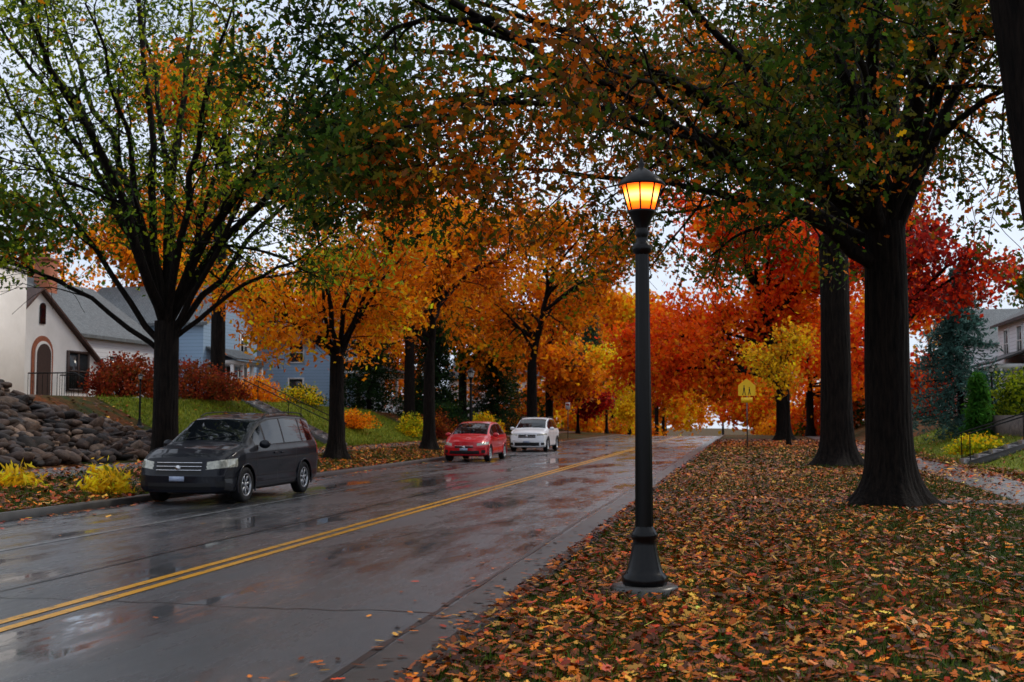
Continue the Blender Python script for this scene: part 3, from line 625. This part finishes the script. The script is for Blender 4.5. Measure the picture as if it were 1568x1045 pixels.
# ------------------------------------------------------------------ houses
def house(name, x0, x1, y0, y1, gz, wall_h, ridge_h, axis, mwall, mroof, wins=(), doors=(), over=.35, chim=None, porch=None, face='x1'):
    e = empty(name, (x0, y0, gz)); ox, oy = x0, y0
    L = lambda v: [(a-ox, b-oy, c-gz) for a, b, c in v]
    e2 = gz+wall_h; rz = gz+ridge_h
    if axis == 'y':
        xm = (x0+x1)/2
        V = [(x0, y0, gz-1.5), (x1, y0, gz-1.5), (x1, y1, gz-1.5), (x0, y1, gz-1.5), (x0, y0, e2), (x1, y0, e2), (x1, y1, e2), (x0, y1, e2), (xm, y0, rz), (xm, y1, rz)]
        poly_obj("walls", L(V), [(0, 1, 5, 8, 4), (1, 2, 6, 5), (2, 3, 7, 9, 6), (3, 0, 4, 7)], mwall, e)
        sl = (ridge_h-wall_h)/((x1-x0)/2); a = over
        for xe in (x1+a, x0-a):
            ze = e2-sl*a
            V = [(xm, y0-a, rz+.03), (xe, y0-a, ze+.03), (xe, y1+a, ze+.03), (xm, y1+a, rz+.03)]
            V += [(p[0], p[1], p[2]+.16) for p in V]
            poly_obj("roof", L(V), [(0, 1, 2, 3), (4, 7, 6, 5), (0, 4, 5, 1), (1, 5, 6, 2), (2, 6, 7, 3)], mroof, e)
    else:
        ym = (y0+y1)/2
        V = [(x0, y0, gz-1.5), (x1, y0, gz-1.5), (x1, y1, gz-1.5), (x0, y1, gz-1.5), (x0, y0, e2), (x1, y0, e2), (x1, y1, e2), (x0, y1, e2), (x0, ym, rz), (x1, ym, rz)]
        poly_obj("walls", L(V), [(0, 1, 5, 4), (1, 2, 6, 9, 5), (2, 3, 7, 6), (3, 0, 4, 8, 7)], mwall, e)
        sl = (ridge_h-wall_h)/((y1-y0)/2); a = over
        for ye in (y1+a, y0-a):
            ze = e2-sl*a
            V = [(x0-a, ym, rz+.03), (x0-a, ye, ze+.03), (x1+a, ye, ze+.03), (x1+a, ym, rz+.03)]
            V += [(p[0], p[1], p[2]+.16) for p in V]
            poly_obj("roof", L(V), [(0, 1, 2, 3), (4, 7, 6, 5), (0, 4, 5, 1), (1, 5, 6, 2), (2, 6, 7, 3)], mroof, e)
    fx = x1-ox if face == 'x1' else 0; sg = 1 if face == 'x1' else -1
    GB = Boxes(); TB = Boxes(); DB = Boxes()
    def wbox(Bx, ya, yb, za, zb, d0, d1):
        a_, b_ = sorted((fx+sg*d0, fx+sg*d1)); Bx.box(a_, b_, ya, yb, za, zb)
    for (wy, wz, ww, wh) in wins:
        a0, a1 = wy-ww/2-oy, wy+ww/2-oy
        wbox(GB, a0, a1, wz, wz+wh, -.05, .02)
        for q in ((a0-.09, a0, wz-.09, wz+wh+.09), (a1, a1+.09, wz-.09, wz+wh+.09), (a0, a1, wz+wh, wz+wh+.09), (a0, a1, wz-.09, wz)): wbox(TB, *q, -.02, .06)
        wbox(TB, a0, a1, wz+wh/2-.025, wz+wh/2+.025, .02, .045); wbox(TB, (a0+a1)/2-.02, (a0+a1)/2+.02, wz, wz+wh/2-.026, .02, .04); wbox(TB, (a0+a1)/2-.02, (a0+a1)/2+.02, wz+wh/2+.026, wz+wh, .02, .04)
    W = x1-x0
    for q in (.28, .72):
        for wz in ([1.0] if wall_h < 4 else [1.0, 3.3]):
            cx = W*q; GB.box(cx-.45, cx+.45, -.02, .05, wz, wz+1.2)
            TB.box(cx-.54, cx-.45, -.06, .02, wz-.09, wz+1.29); TB.box(cx+.45, cx+.54, -.06, .02, wz-.09, wz+1.29)
            TB.box(cx-.45, cx+.45, -.06, .02, wz+1.2, wz+1.29); TB.box(cx-.45, cx+.45, -.06, .02, wz-.09, wz); TB.box(cx-.45, cx+.45, -.045, -.02, wz+.57, wz+.63)
    for (dy, dw, dh) in doors:
        wbox(DB, dy-dw/2-oy, dy+dw/2-oy, .1, .1+dh, -.05, .03)
        for q in ((dy-dw/2-.1-oy, dy-dw/2-oy, .1, .2+dh), (dy+dw/2-oy, dy+dw/2+.1-oy, .1, .2+dh), (dy-dw/2-oy, dy+dw/2-oy, .1+dh, .2+dh)): wbox(TB, *q, -.02, .07)
    GB.build("windows", M_WINGL, e); TB.build("window_trim", M_TRIM, e); DB.build("door", M_DBROWN, e)
    if chim:
        C = Boxes(); cx, cy = chim; C.box(cx-.35-ox, cx+.35-ox, cy-.45-oy, cy+.45-oy, wall_h-.5, ridge_h+1.0); C.box(cx-.42-ox, cx+.42-ox, cy-.52-oy, cy+.52-oy, ridge_h+1.0, ridge_h+1.12); C.build("chimney", M_BRICK, e)
    if porch:
        ya, yb, dp, ph = porch; ya -= oy; yb -= oy
        P = Boxes(); a_, b_ = sorted((fx+sg*.003, fx+sg*dp))
        P.box(a_, b_, ya, yb, -1.0, .15); P.box(a_, b_, ya, yb, ph, ph+.22)
        for q in np.linspace(ya+.1, yb-.1, 4):
            xx = fx+sg*(dp-.15); P.box(xx-.08, xx+.08, q-.08, q+.08, .15, ph)
        for q in np.arange(ya+.3, yb-.2, .22):
            xx = fx+sg*(dp-.15); P.box(xx-.02, xx+.02, q-.02, q+.02, .16, .95)
        xx = fx+sg*(dp-.15); P.box(xx-.035, xx+.035, ya+.19, yb-.19, .95, 1.02)
        P.build("porch", M_TRIM, e)
        V = [(fx+sg*.01, ya-.2, ph+.9), (fx+sg*(dp+.25), ya-.2, ph+.23), (fx+sg*(dp+.25), yb+.2, ph+.23), (fx+sg*.01, yb+.2, ph+.9)]
        V += [(p[0], p[1], p[2]+.1) for p in V]
        poly_obj("porch_roof", V, [(0, 1, 2, 3), (4, 7, 6, 5), (0, 4, 5, 1), (1, 5, 6, 2), (2, 6, 7, 3), (0, 3, 7, 4)], mroof, e)
    return e
house("grey_roof_house", -39, -31, 46, 56, 2.5, 3.2, 6.0, 'y', M_SIDEW, M_ROOFG, wins=[(48.5, .9, 1.2, 1.3), (52, .9, 1.2, 1.3)], chim=(-34.2, 50.8))
house("blue_siding_house", -37, -29, 57.5, 64.5, 2.4, 4.5, 6.8, 'x', M_SIDEB, M_ROOFG, wins=[(59, .9, 1.0, 1.4), (62.5, .9, 1.2, 1.4), (59.3, 2.9, .9, 1.2), (62.6, 2.9, .9, 1.2)], doors=[(60.8, 1, 2.1)], porch=(58, 62, 1.6, 2.2))
house("white_porch_house", -34, -25.5, 68, 78, 1.9, 4.6, 7.2, 'x', M_SIDEB, M_ROOFD, wins=[(70, .9, 1.2, 1.4), (76, .9, 1.2, 1.4), (70.5, 3.1, .9, 1.2), (75, 3.1, .9, 1.2)], doors=[(73, 1, 2.1)], porch=(68.4, 77.6, 2.4, 2.5))
house("white_siding_house", -31, -21, 118, 128, .6, 5.2, 7.8, 'x', M_SIDEW, M_ROOFD, wins=[(120, 1, 1.1, 1.5), (126, 1, 1.1, 1.5), (121, 3.5, 1, 1.3), (125, 3.5, 1, 1.3)], doors=[(123, 1, 2.1)], porch=(118.5, 127.5, 2.2, 2.5))
house("white_siding_house", 13.6, 23, 55, 66, 1.65, 5.0, 7.4, 'y', M_SIDEW, M_ROOFD, wins=[(57.5, 3.2, 1, 1.4), (61, 3.2, 1, 1.4), (64, 3.2, 1, 1.4), (57.5, .8, 1.1, 1.5), (61, .8, 1.1, 1.5)], face='x0', porch=(58.5, 64.5, 1.6, 2.4))
house("white_siding_house", 15, 24, 82, 92, 1.7, 5.0, 7.6, 'x', M_SIDEW, M_ROOFG, wins=[(84, 3.2, 1, 1.4), (89, 3.2, 1, 1.4), (84, .8, 1, 1.4)], face='x0')

def cottage():
    gz = 2.45; fx = -26.0
    e = empty("white_stucco_house", (fx, 36, gz)); oy = 36.0
    pts = [(36.0, -1.5), (43.1, -1.5), (43.1, .9), (38.2, 4.0), (36.0, 2.2)]
    V = [(0, y-oy, z) for y, z in pts]+[(-9, y-oy, z) for y, z in pts]
    poly_obj("walls", V, [(0, 1, 2, 3, 4), (9, 8, 7, 6, 5), (0, 5, 6, 1), (1, 6, 7, 2), (4, 9, 5, 0)], M_STUCCO, e)
    def slab(pa, pb, nm, x0=.22, x1=-9.2, th=.10, mat=M_ROOFR):
        (ya, za), (yb, zb) = pa, pb
        V = [(x0, ya-oy, za+.02), (x0, yb-oy, zb+.02), (x1, yb-oy, zb+.02), (x1, ya-oy, za+.02)]
        V += [(p[0], p[1], p[2]+th) for p in V]
        poly_obj(nm, V, [(0, 1, 2, 3), (4, 7, 6, 5), (0, 4, 5, 1), (1, 5, 6, 2), (2, 6, 7, 3), (3, 7, 4, 0)], mat, e)
    slab((38.2, 4.0), (43.4, .72), "roof"); slab((38.2, 4.0), (35.8, 2.04), "roof")
    w = Boxes(); w.box(-8, .6, -8.0, .6, -1.5, 4.5); w.build("wing", M_STUCCO, e)
    w = Boxes(); w.box(-8.1, .7, -8.1, .7, 4.5, 4.62); w.build("parapet_cap", M_TRIM, e)
    def arch(yc, w_, h_, x_, mat, nm, z0=.0, n=14):
        P = [(yc-w_/2, z0), (yc+w_/2, z0)]+[(yc+w_/2*math.cos(a), z0+h_-w_/2+w_/2*math.sin(a)) for a in np.linspace(0, math.pi, n)]
        V = [(x_, y-oy, z) for y, z in P]+[(-.05, y-oy, z) for y, z in P]; m = len(P)
        poly_obj(nm, V, [tuple(range(m))]+[(i, i+m, (i+1) % m+m, (i+1) % m) for i in range(m)], mat, e)
    arch(38.5, 1.3, 2.3, .05, M_BRICK, "door_surround"); arch(38.5, 1.0, 2.1, .09, M_STUCCO, "door_reveal"); arch(38.5, .85, 2.0, .12, M_DBROWN, "door")
    arch(42.5, .6, 1.2, .05, M_BRICK, "side_arch_surround"); arch(42.5, .42, 1.05, .09, M_BLACK, "side_arch")
    arch(38.45, .34, .8, .05, M_GLASS, "attic_window", z0=2.75)
    g = Boxes(); g.box(-.02, .04, 40.2-oy, 41.5-oy, .35, 1.75); g.build("window", M_WINGL, e)
    t = Boxes()
    for a, b, c, d in ((40.1, 40.2, .25, 1.85), (41.5, 41.6, .25, 1.85), (40.2, 41.5, 1.75, 1.85), (40.2, 41.5, .25, .35)): t.box(-.02, .08, a-oy, b-oy, c, d)
    t.box(.04, .07, 40.8-oy, 40.9-oy, .35, 1.75); t.box(.04, .065, 40.2-oy, 40.797-oy, 1.02, 1.08); t.box(.04, .065, 40.903-oy, 41.5-oy, 1.02, 1.08)
    t.build("window_frame", M_DBROWN, e)
    s = Boxes(); s.box(0.003, 2.0, 37.5-oy, 39.6-oy, -1.4, -.02); s.box(2.0, 2.4, 37.5-oy, 39.6-oy, -1.4, -.2); s.build("entrance_steps", M_CONC, e)
    r = Tubes()
    for yy in (37.55, 39.55):
        r.tube([(.1, yy-oy, .85), (2.0, yy-oy, .85), (2.6, yy-oy, .55)], .025, 6)
        for xx in np.arange(.1, 2.1, .2): r.tube([(xx, yy-oy, -.05), (xx, yy-oy, .85)], .012, 4)
    r.build("railing", M_IRON, e)
cottage()
def steps(x0, z0, x1, z1, y, w, n, name="garden_steps"):
    e = empty(name, (x0, y, z0)); b = Boxes()
    for i in range(n):
        xa = (x1-x0)*i/n; xb = (x1-x0)*(i+1)/n; a_, b_ = sorted((xa, xb)); b.box(a_, b_, -w/2, w/2, (z1-z0)*i/n-.5, (z1-z0)*(i+1)/n+.03)
    b.build("treads", M_CONC, e)
    b = Boxes()
    for q in (-w/2-.2, w/2+.003):
        b.hexa([(0, q, -.3), (x1-x0, q, z1-z0-.3), (x1-x0, q+.197, z1-z0-.3), (0, q+.197, -.3), (0, q, .12), (x1-x0, q, z1-z0+.12), (x1-x0, q+.197, z1-z0+.12), (0, q+.197, .12)])
    b.build("cheek_walls", M_CONCD, e)
    r = Tubes()
    for q in (-w/2-.1, w/2+.1):
        r.tube([(-.0, q, .95), (x1-x0, q, z1-z0+.95)], .022, 6)
        for t in (0.02, .5, .98): r.tube([((x1-x0)*t, q, (z1-z0)*t), ((x1-x0)*t, q, (z1-z0)*t+.95)], .018, 6)
    r.build("railing", M_IRON, e)
steps(-16.8, .45, -21, 2.35, 46, 1.2, 12); steps(6.7, .2, 10.6, 1.5, 38, 1.2, 9)
w = Boxes(); w.box(9.2, 9.55, 39.2, 52, .6, 1.75); w.build("stone_garden_wall", simple("garden_wall_stone", (.16, .13, .11), (.05, .04, .04), 5, .7, bmp=.6, bdist=.05))
w = Boxes(); w.box(-16.95, -16.6, 14, 22.4, .2, .62); w.build("stone_garden_wall", simple("low_wall_stone", (.10, .09, .08), (.035, .03, .028), 5, .6, bmp=.6, bdist=.05))

# ------------------------------------------------------------------ cars
def car(name, X, Y, P):
    e = empty(name, (X, Y, 0.004)); L, hw = P['L'], P['hw']
    nx = 210; xs = np.linspace(0, L, nx)
    tp = np.array(P['top']); zt = np.interp(xs, tp[:, 0], tp[:, 1])
    k = np.hanning(13); k /= k.sum(); zp = np.pad(zt, 6, mode='edge'); zt = np.convolve(zp, k, 'valid')
    belt = np.interp(xs, [0, L], P['belt']); zb = np.interp(xs, [0, .3, L-.4, L], [.24, .2, .22, .32])
    w = hw*np.interp(xs, [0, .25, .8, L-.9, L-.2, L], [.91, .965, 1, 1, .96, .91])
    g = np.clip((zt-belt)/.45, 0, 1); zs = np.minimum(belt, zt-.055); wr = w*(.88-.12*g)
    one = np.ones(nx)
    C = [(0*w, zb), (.8*w, zb), (.955*w, zb+.05), (.985*w, zb+.16), (.965*w, .52*one), (1.0*w, .5*(zs+.58)), (.99*w, zs-.09), (.945*w, zs), (.94*w+(wr-.94*w)*.5, zs+(zt-.07-zs)*.55), (wr, zt-.07), (wr*.90, zt-.022), (wr*.55, zt), (0*w, zt+.012)]
    A = np.stack([np.stack(c, -1) for c in C], 1)
    def mid(A):
        B = np.empty((A.shape[0], A.shape[1]*2-1, 2)); B[:, ::2] = A; B[:, 1::2] = (A[:, :-1]+A[:, 1:])/2; return B
    def chai(A):
        q = .75*A[:, :-1]+.25*A[:, 1:]; r = .25*A[:, :-1]+.75*A[:, 1:]
        B = np.stack([q, r], 2).reshape(A.shape[0], -1, 2); return np.concatenate([A[:, :1], B, A[:, -1:]], 1)
    A = mid(A); A = chai(chai(A)); A = mid(A)
    half = A; ring = np.concatenate([half, half[:, ::-1][:, 1:-1]*np.array([-1, 1])], 1); nr = ring.shape[1]
    U = np.repeat(xs[:, None], nr, 1)
    ks = np.linspace(1, 0.01, 36)[1:]
    def cap(r0):
        zc = .6; return np.stack([np.stack([r0[:, 0]*q, zc+(r0[:, 1]-zc)*q], -1) for q in ks])
    fc = cap(ring[0])[::-1]; rc = cap(ring[-1])
    R2 = np.concatenate([fc, ring, rc]); U2 = np.concatenate([np.zeros((35, nr)), U, np.full((35, nr), L)])
    yy = R2[..., 0]; zz = R2[..., 1]
    ay = np.abs(yy)/hw
    sh = P.get('fr', .30)*ay**3*np.clip(1-U2/1.1, 0, 1)-.20*ay**3*np.clip(1-(L-U2)/.9, 0, 1)
    sh += np.clip(zz-.55, 0, 1)*.28*np.clip(1-U2/.5, 0, 1)+np.clip(.35-zz, 0, 1)*.4*np.clip(1-U2/.4, 0, 1)
    XL = U2+sh
    V = np.stack([-yy, XL, zz], -1)
    N = V.shape[0]; i = np.arange(N-1)[:, None]*nr; j = np.arange(nr)[None, :]; j2 = (j+1) % nr
    q = np.stack([i+j, i+j2, i+nr+j2, i+nr+j], -1).reshape(-1, 4)
    Vf = V.reshape(-1, 3); ctr = Vf[q].mean(1); u = U2.reshape(-1)[q].mean(1)
    ZT = np.interp(u, xs, zt); BL = np.interp(u, xs, belt); WR = np.interp(u, xs, wr); WW = np.interp(u, xs, w)
    cy = np.abs(ctr[:, 0]); cz = ctr[:, 2]; cx = ctr[:, 1]
    mi = np.zeros(len(q), int)
    gl = (cz > BL+.045) & (cz < ZT-.105) & (cy > WR*.93) & (u > P['sw'][0]) & (u < P['sw'][1])
    blk = (cz > BL+.02) & (cz < ZT-.085) & (cy > WR*.93) & (u > P['sw'][0]-.03) & (u < P['sw'][1]+.03); mi[blk] = 2
    for pc in P['pillars']: gl &= ~(np.abs(u-pc) < .035)
    mi[gl] = 1
    ws = (u > P['ws'][0]) & (u < P['ws'][1]) & (cz > ZT-.055) & (cy < WR*.93); mi[ws] = 1
    rw = (u > P['rw'][0]) & (u < P['rw'][1]) & (cz > ZT-.06) & (cy < WR*.9); mi[rw] = 1
    for sm in P['seams']:
        mi[(np.abs(u-sm) < .011) & (cz > .34) & (cz < BL) & (cy > WW*.9)] = 2
    mi[(cz < .30) & (cy > WW*.88) & (u > .5) & (u < L-.4)] = 2
    nose = u < .02
    h0, h1, h2 = P['hl']
    hl = (u < .42) & (cz > h0+.10*np.clip(cy/hw-.55, 0, 1)) & (cz < h1+.14*np.clip(cy/hw-.6, 0, 1)) & (cy > h2*hw) & (cz < ZT-.03)
    mi[hl] = 3
    mi[nose & (cz > P['gr'][0]) & (cz < P['gr'][1]) & (cy < P['gr'][2]*hw)] = 2
    mi[nose & (cz > .29) & (cz < P['low']) & (cy < .66*hw)] = 2
    mi[nose & (cz > .33) & (cz < .45) & (cy > .74*hw) & (cy < .9*hw)] = 2
    tl = (u > L-.25) & (cz > .85) & (cz < 1.25) & (cy > .6*hw); mi[tl & (mi == 0)] = 4
    wr_ = P['wr']; wx = P['wheels']; kill = np.zeros(len(q), bool)
    for x_ in wx:
        kill |= ((cx-x_)**2+(cz-wr_)**2 < (wr_+.055)**2) & (cy > .62*hw)
    q = q[~kill]; mi = mi[~kill]
    np_mesh("body", Vf, q, None, e, smooth=True, mats=[P['mat'], M_GLASS, M_BLACK, M_HEAD, M_AMB], matidx=mi)
    b = Boxes(); b.box(-hw*.60, hw*.60, .45, L-.45, .2, .86); b.build("underbody", M_BLACK, e)
    arches = Tubes()
    for x_ in wx:
        for s in (-1, 1):
            a = np.linspace(-.35, math.pi+.35, 26); rr = wr_+.06
            pts = np.stack([np.full(26, s*hw*.985), x_+rr*np.cos(a), wr_+rr*np.sin(a)], -1); pts = pts[pts[:, 2] > .2]
            arches.tube(pts, .018, 6)
            wl = empty("wheel", (s*(hw-.12), x_, wr_)); wl.parent = e; wl.rotation_euler = (0, math.pi/2*s, 0)
            t = wr_
            lathe("tyre", [(t*.62, -.10), (t*.9, -.105), (t*.985, -.085), (t, -.05), (t, .05), (t*.985, .085), (t*.9, .105), (t*.64, .10), (t*.62, .07)], M_RUB, wl, 36)
            lathe("rim", [(t*.64, .09), (t*.60, .095), (t*.57, .06), (t*.55, .0), (0, -.02)], M_RUB, wl, 30)
            lathe("rim_edge", [(t*.65, .095), (t*.63, .104), (t*.585, .10), (t*.575, .06)], M_RIM, wl, 36)
            sp = Boxes()
            for kk in range(7):
                a = kk*2*math.pi/7; c, s_ = math.cos(a), math.sin(a); d = np.array([c, s_, 0]); n_ = np.array([-s_, c, 0])
                p = [d*t*.08-n_*.018, d*t*.08+n_*.018, d*t*.59+n_*.022, d*t*.59-n_*.022]
                sp.hexa([tuple(v+np.array([0, 0, .05])) for v in p]+[tuple(v+np.array([0, 0, .085])) for v in p])
            sp.build("spokes", M_RIM, wl)
            lathe("hub", [(t*.15, .05), (t*.15, .09), (t*.1, .10), (0, .10)], M_RIM, wl, 16)
    arches.build("wheel_arches", P['mat'] if P.get('clad') is None else M_BLACK, e)
    for s in (-1, 1):
        bm = bmesh.new(); bmesh.ops.create_icosphere(bm, subdivisions=3, radius=1); me = bpy.data.meshes.new("mirror"); bm.to_mesh(me); bm.free()
        me.materials.append(P['mat'])
        for p in me.polygons: p.use_smooth = True
        o = bpy.data.objects.new("door_mirror", me); o.scale = (.12, .07, .085); o.location = (s*(hw+.07), P['mir'], P['belt'][0]+.08); COL.objects.link(o); o.parent = e
    def nosex(y, z): return P.get('fr', .30)*(abs(y)/hw)**3+max(z-.55, 0)*.28+max(.35-z, 0)*.4
    T = Tubes()
    for z in P['bars']:
        ys_ = np.linspace(-P['gr'][2]*hw*.98, P['gr'][2]*hw*.98, 15)
        T.tube([(y, nosex(y, z)-.008, z) for y in ys_], P.get('barw', .009), 6)
    T.build("grille_bars", M_CHROME, e)
    b = Boxes(); zc = P.get('plate', .50); b.box(-.15, .15, nosex(0, zc)-.03, nosex(0, zc)-.012, zc-.045, zc+.045); b.build("licence_plate", M_PLATE, e)
    o = lathe("emblem", [(0, 0), (.055, 0), (.055, .015), (0, .02)], M_CHROME, e, 20); zc = (P['gr'][0]+P['gr'][1])/2
    o.rotation_euler = (math.pi/2, 0, 0); o.location = (0, nosex(0, zc)-.012, zc)
    b = Boxes()
    for hy in P['handles']:
        for s in (-1, 1): a_, b_ = sorted((s*(hw*.985), s*(hw*1.0+.022))); b.box(a_, b_, hy, hy+.16, P['belt'][0]-.12, P['belt'][0]-.09)
    b.build("door_handles", P['mat'], e, .008)
    if P.get('rails'):
        T = Tubes(); ra, rb = P['rails']
        for s in (-1, 1):
            ys_ = np.linspace(ra, rb, 12); T.tube([(s*np.interp(y, xs, wr)*.93, y, np.interp(y, xs, zt)+(.03 if 0 < i < 11 else -.01)) for i, y in enumerate(ys_)], .013, 6)
        T.build("roof_rails", M_BLACK, e)
    T = Tubes()
    for s in (-.45, .1):
        u0 = P['ws'][0]+.03; T.tube([(s*hw, u0, np.interp(u0, xs, zt)+.02), (s*hw+.5*hw, u0+.12, np.interp(u0+.12, xs, zt)+.022)], .009, 5)
    T.build("wipers", M_BLACK, e)
    return e
def carpaint(name, c, metal=.0, rough=.28, coat=.7, spec=.25):
    m, nt, b = newmat(name); n = noise(nt, 60, 3)
    r = ramp(nt, n.outputs[0], [(.3, tuple(x*.85 for x in c)), (.7, c)]); nt.links.new(r.outputs[0], b.inputs["Base Color"])
    b.inputs["Metallic"].default_value = metal; b.inputs["Roughness"].default_value = rough; b.inputs["Specular IOR Level"].default_value = spec
    b.inputs["Coat Weight"].default_value = coat; b.inputs["Coat Roughness"].default_value = .03; return m
car("parked_minivan", -10.52, 19.9, dict(L=5.1, hw=.98, mat=carpaint("charcoal_car_paint", (.005, .006, .011), 0, .5, .42, .1),
    top=[(0, .88), (.12, .95), (.5, 1.05), (1.12, 1.15), (1.5, 1.38), (2.0, 1.63), (2.4, 1.71), (3.2, 1.745), (4.2, 1.73), (4.7, 1.67), (4.88, 1.45), (5.0, 1.1), (5.1, .95)],
    belt=(1.04, 1.12), sw=(1.5, 4.66), pillars=[1.98, 2.92, 3.92], ws=(1.2, 2.05), rw=(4.76, 4.95), seams=[1.45, 2.5, 3.45], hl=(.67, .82, .56),
    gr=(.58, .82, .48), low=.42, wr=.345, wheels=(.98, 3.95), mir=1.62, bars=(.66, .73, .80), barw=.011, handles=(2.25, 2.6), rails=(2.3, 4.5)))
car("parked_red_hatchback", -10.35, 41.6, dict(L=4.2, hw=.87, mat=carpaint("red_car_paint", (.55, .003, .012), .1, .3),
    top=[(0, .74), (.12, .82), (.5, .93), (.85, 1.0), (1.3, 1.25), (1.75, 1.44), (2.2, 1.51), (3.0, 1.5), (3.6, 1.36), (4.0, 1.05), (4.2, .9)],
    belt=(.92, 1.0), sw=(1.15, 3.6), pillars=[1.5, 2.4, 3.3], ws=(.92, 1.8), rw=(3.5, 3.95), seams=[1.15, 2.2, 3.1], hl=(.60, .70, .56),
    gr=(.52, .58, .42), low=.42, wr=.315, wheels=(.8, 3.4), mir=1.3, bars=(.60,), handles=(2.0, 2.9), plate=.47))
car("parked_white_suv", -10.4, 54.4, dict(L=4.6, hw=.93, mat=carpaint("white_car_paint", (.78, .79, .82), 0, .3), clad=True,
    top=[(0, .92), (.12, .98), (.6, 1.06), (1.1, 1.13), (1.5, 1.38), (1.9, 1.58), (2.4, 1.67), (3.5, 1.66), (4.1, 1.58), (4.4, 1.2), (4.6, 1.0)],
    belt=(1.04, 1.12), sw=(1.4, 4.1), pillars=[1.8, 2.65, 3.55], ws=(1.15, 1.95), rw=(4.12, 4.4), seams=[1.35, 2.45, 3.3], hl=(.78, .86, .52),
    gr=(.68, .84, .46), low=.46, wr=.345, wheels=(.9, 3.6), mir=1.5, bars=(.76,), handles=(2.2, 3.1), rails=(2.2, 4.0)))

# ------------------------------------------------------------------ world / light / camera
wd = bpy.data.worlds.new("World"); scene.world = wd; wd.use_nodes = True; nt = wd.node_tree
bg = nt.nodes["Background"]
sky = nt.nodes.new("ShaderNodeTexSky"); sky.sky_type = 'NISHITA'; sky.sun_disc = False
EL, AZ = math.radians(42), math.radians(50)
sky.sun_elevation = EL; sky.sun_rotation = AZ
tc = nt.nodes.new("ShaderNodeTexCoord"); mp = nt.nodes.new("ShaderNodeMapping"); mp.inputs["Scale"].default_value = (1, 1, 2.6)
nz = nt.nodes.new("ShaderNodeTexNoise"); nz.inputs["Scale"].default_value = 2.2; nz.inputs["Detail"].default_value = 7; nz.inputs["Roughness"].default_value = .55
nt.links.new(tc.outputs["Generated"], mp.inputs[0]); nt.links.new(mp.outputs[0], nz.inputs["Vector"])
cr = nt.nodes.new("ShaderNodeValToRGB"); cr.color_ramp.elements[0].position = .35; cr.color_ramp.elements[0].color = (5.6, 6.5, 8.0, 1)
cr.color_ramp.elements[1].position = .65; cr.color_ramp.elements[1].color = (9.4, 9.8, 10.6, 1)
nt.links.new(nz.outputs[0], cr.inputs[0])
mx = nt.nodes.new("ShaderNodeMix"); mx.data_type = 'RGBA'; mx.inputs[0].default_value = .88
nt.links.new(sky.outputs[0], mx.inputs[6]); nt.links.new(cr.outputs[0], mx.inputs[7]); nt.links.new(mx.outputs[2], bg.inputs[0])
bg.inputs[1].default_value = .12
sd = bpy.data.lights.new("sun", 'SUN'); sd.energy = 1.5; sd.angle = math.radians(11); sd.color = (1, .91, .78)
so = bpy.data.objects.new("sun", sd); COL.objects.link(so)
d = Vector((math.sin(AZ)*math.cos(EL), math.cos(AZ)*math.cos(EL), math.sin(EL)))
so.rotation_euler = (-d).to_track_quat('-Z', 'Y').to_euler()

cd = bpy.data.cameras.new("camera"); cd.lens = 40; cd.sensor_width = 36; cd.clip_end = 3000; cd.clip_start = .05
cd.dof.use_dof = True; cd.dof.focus_distance = 11.5; cd.dof.aperture_fstop = 3.5
co = bpy.data.objects.new("camera", cd); COL.objects.link(co); co.location = (0, 0, 1.65)
co.rotation_euler = (math.radians(90+3.87), 0, math.radians(11.55)); scene.camera = co
scene.view_settings.view_transform = 'Standard'; scene.view_settings.look = 'None'; scene.view_settings.exposure = 0
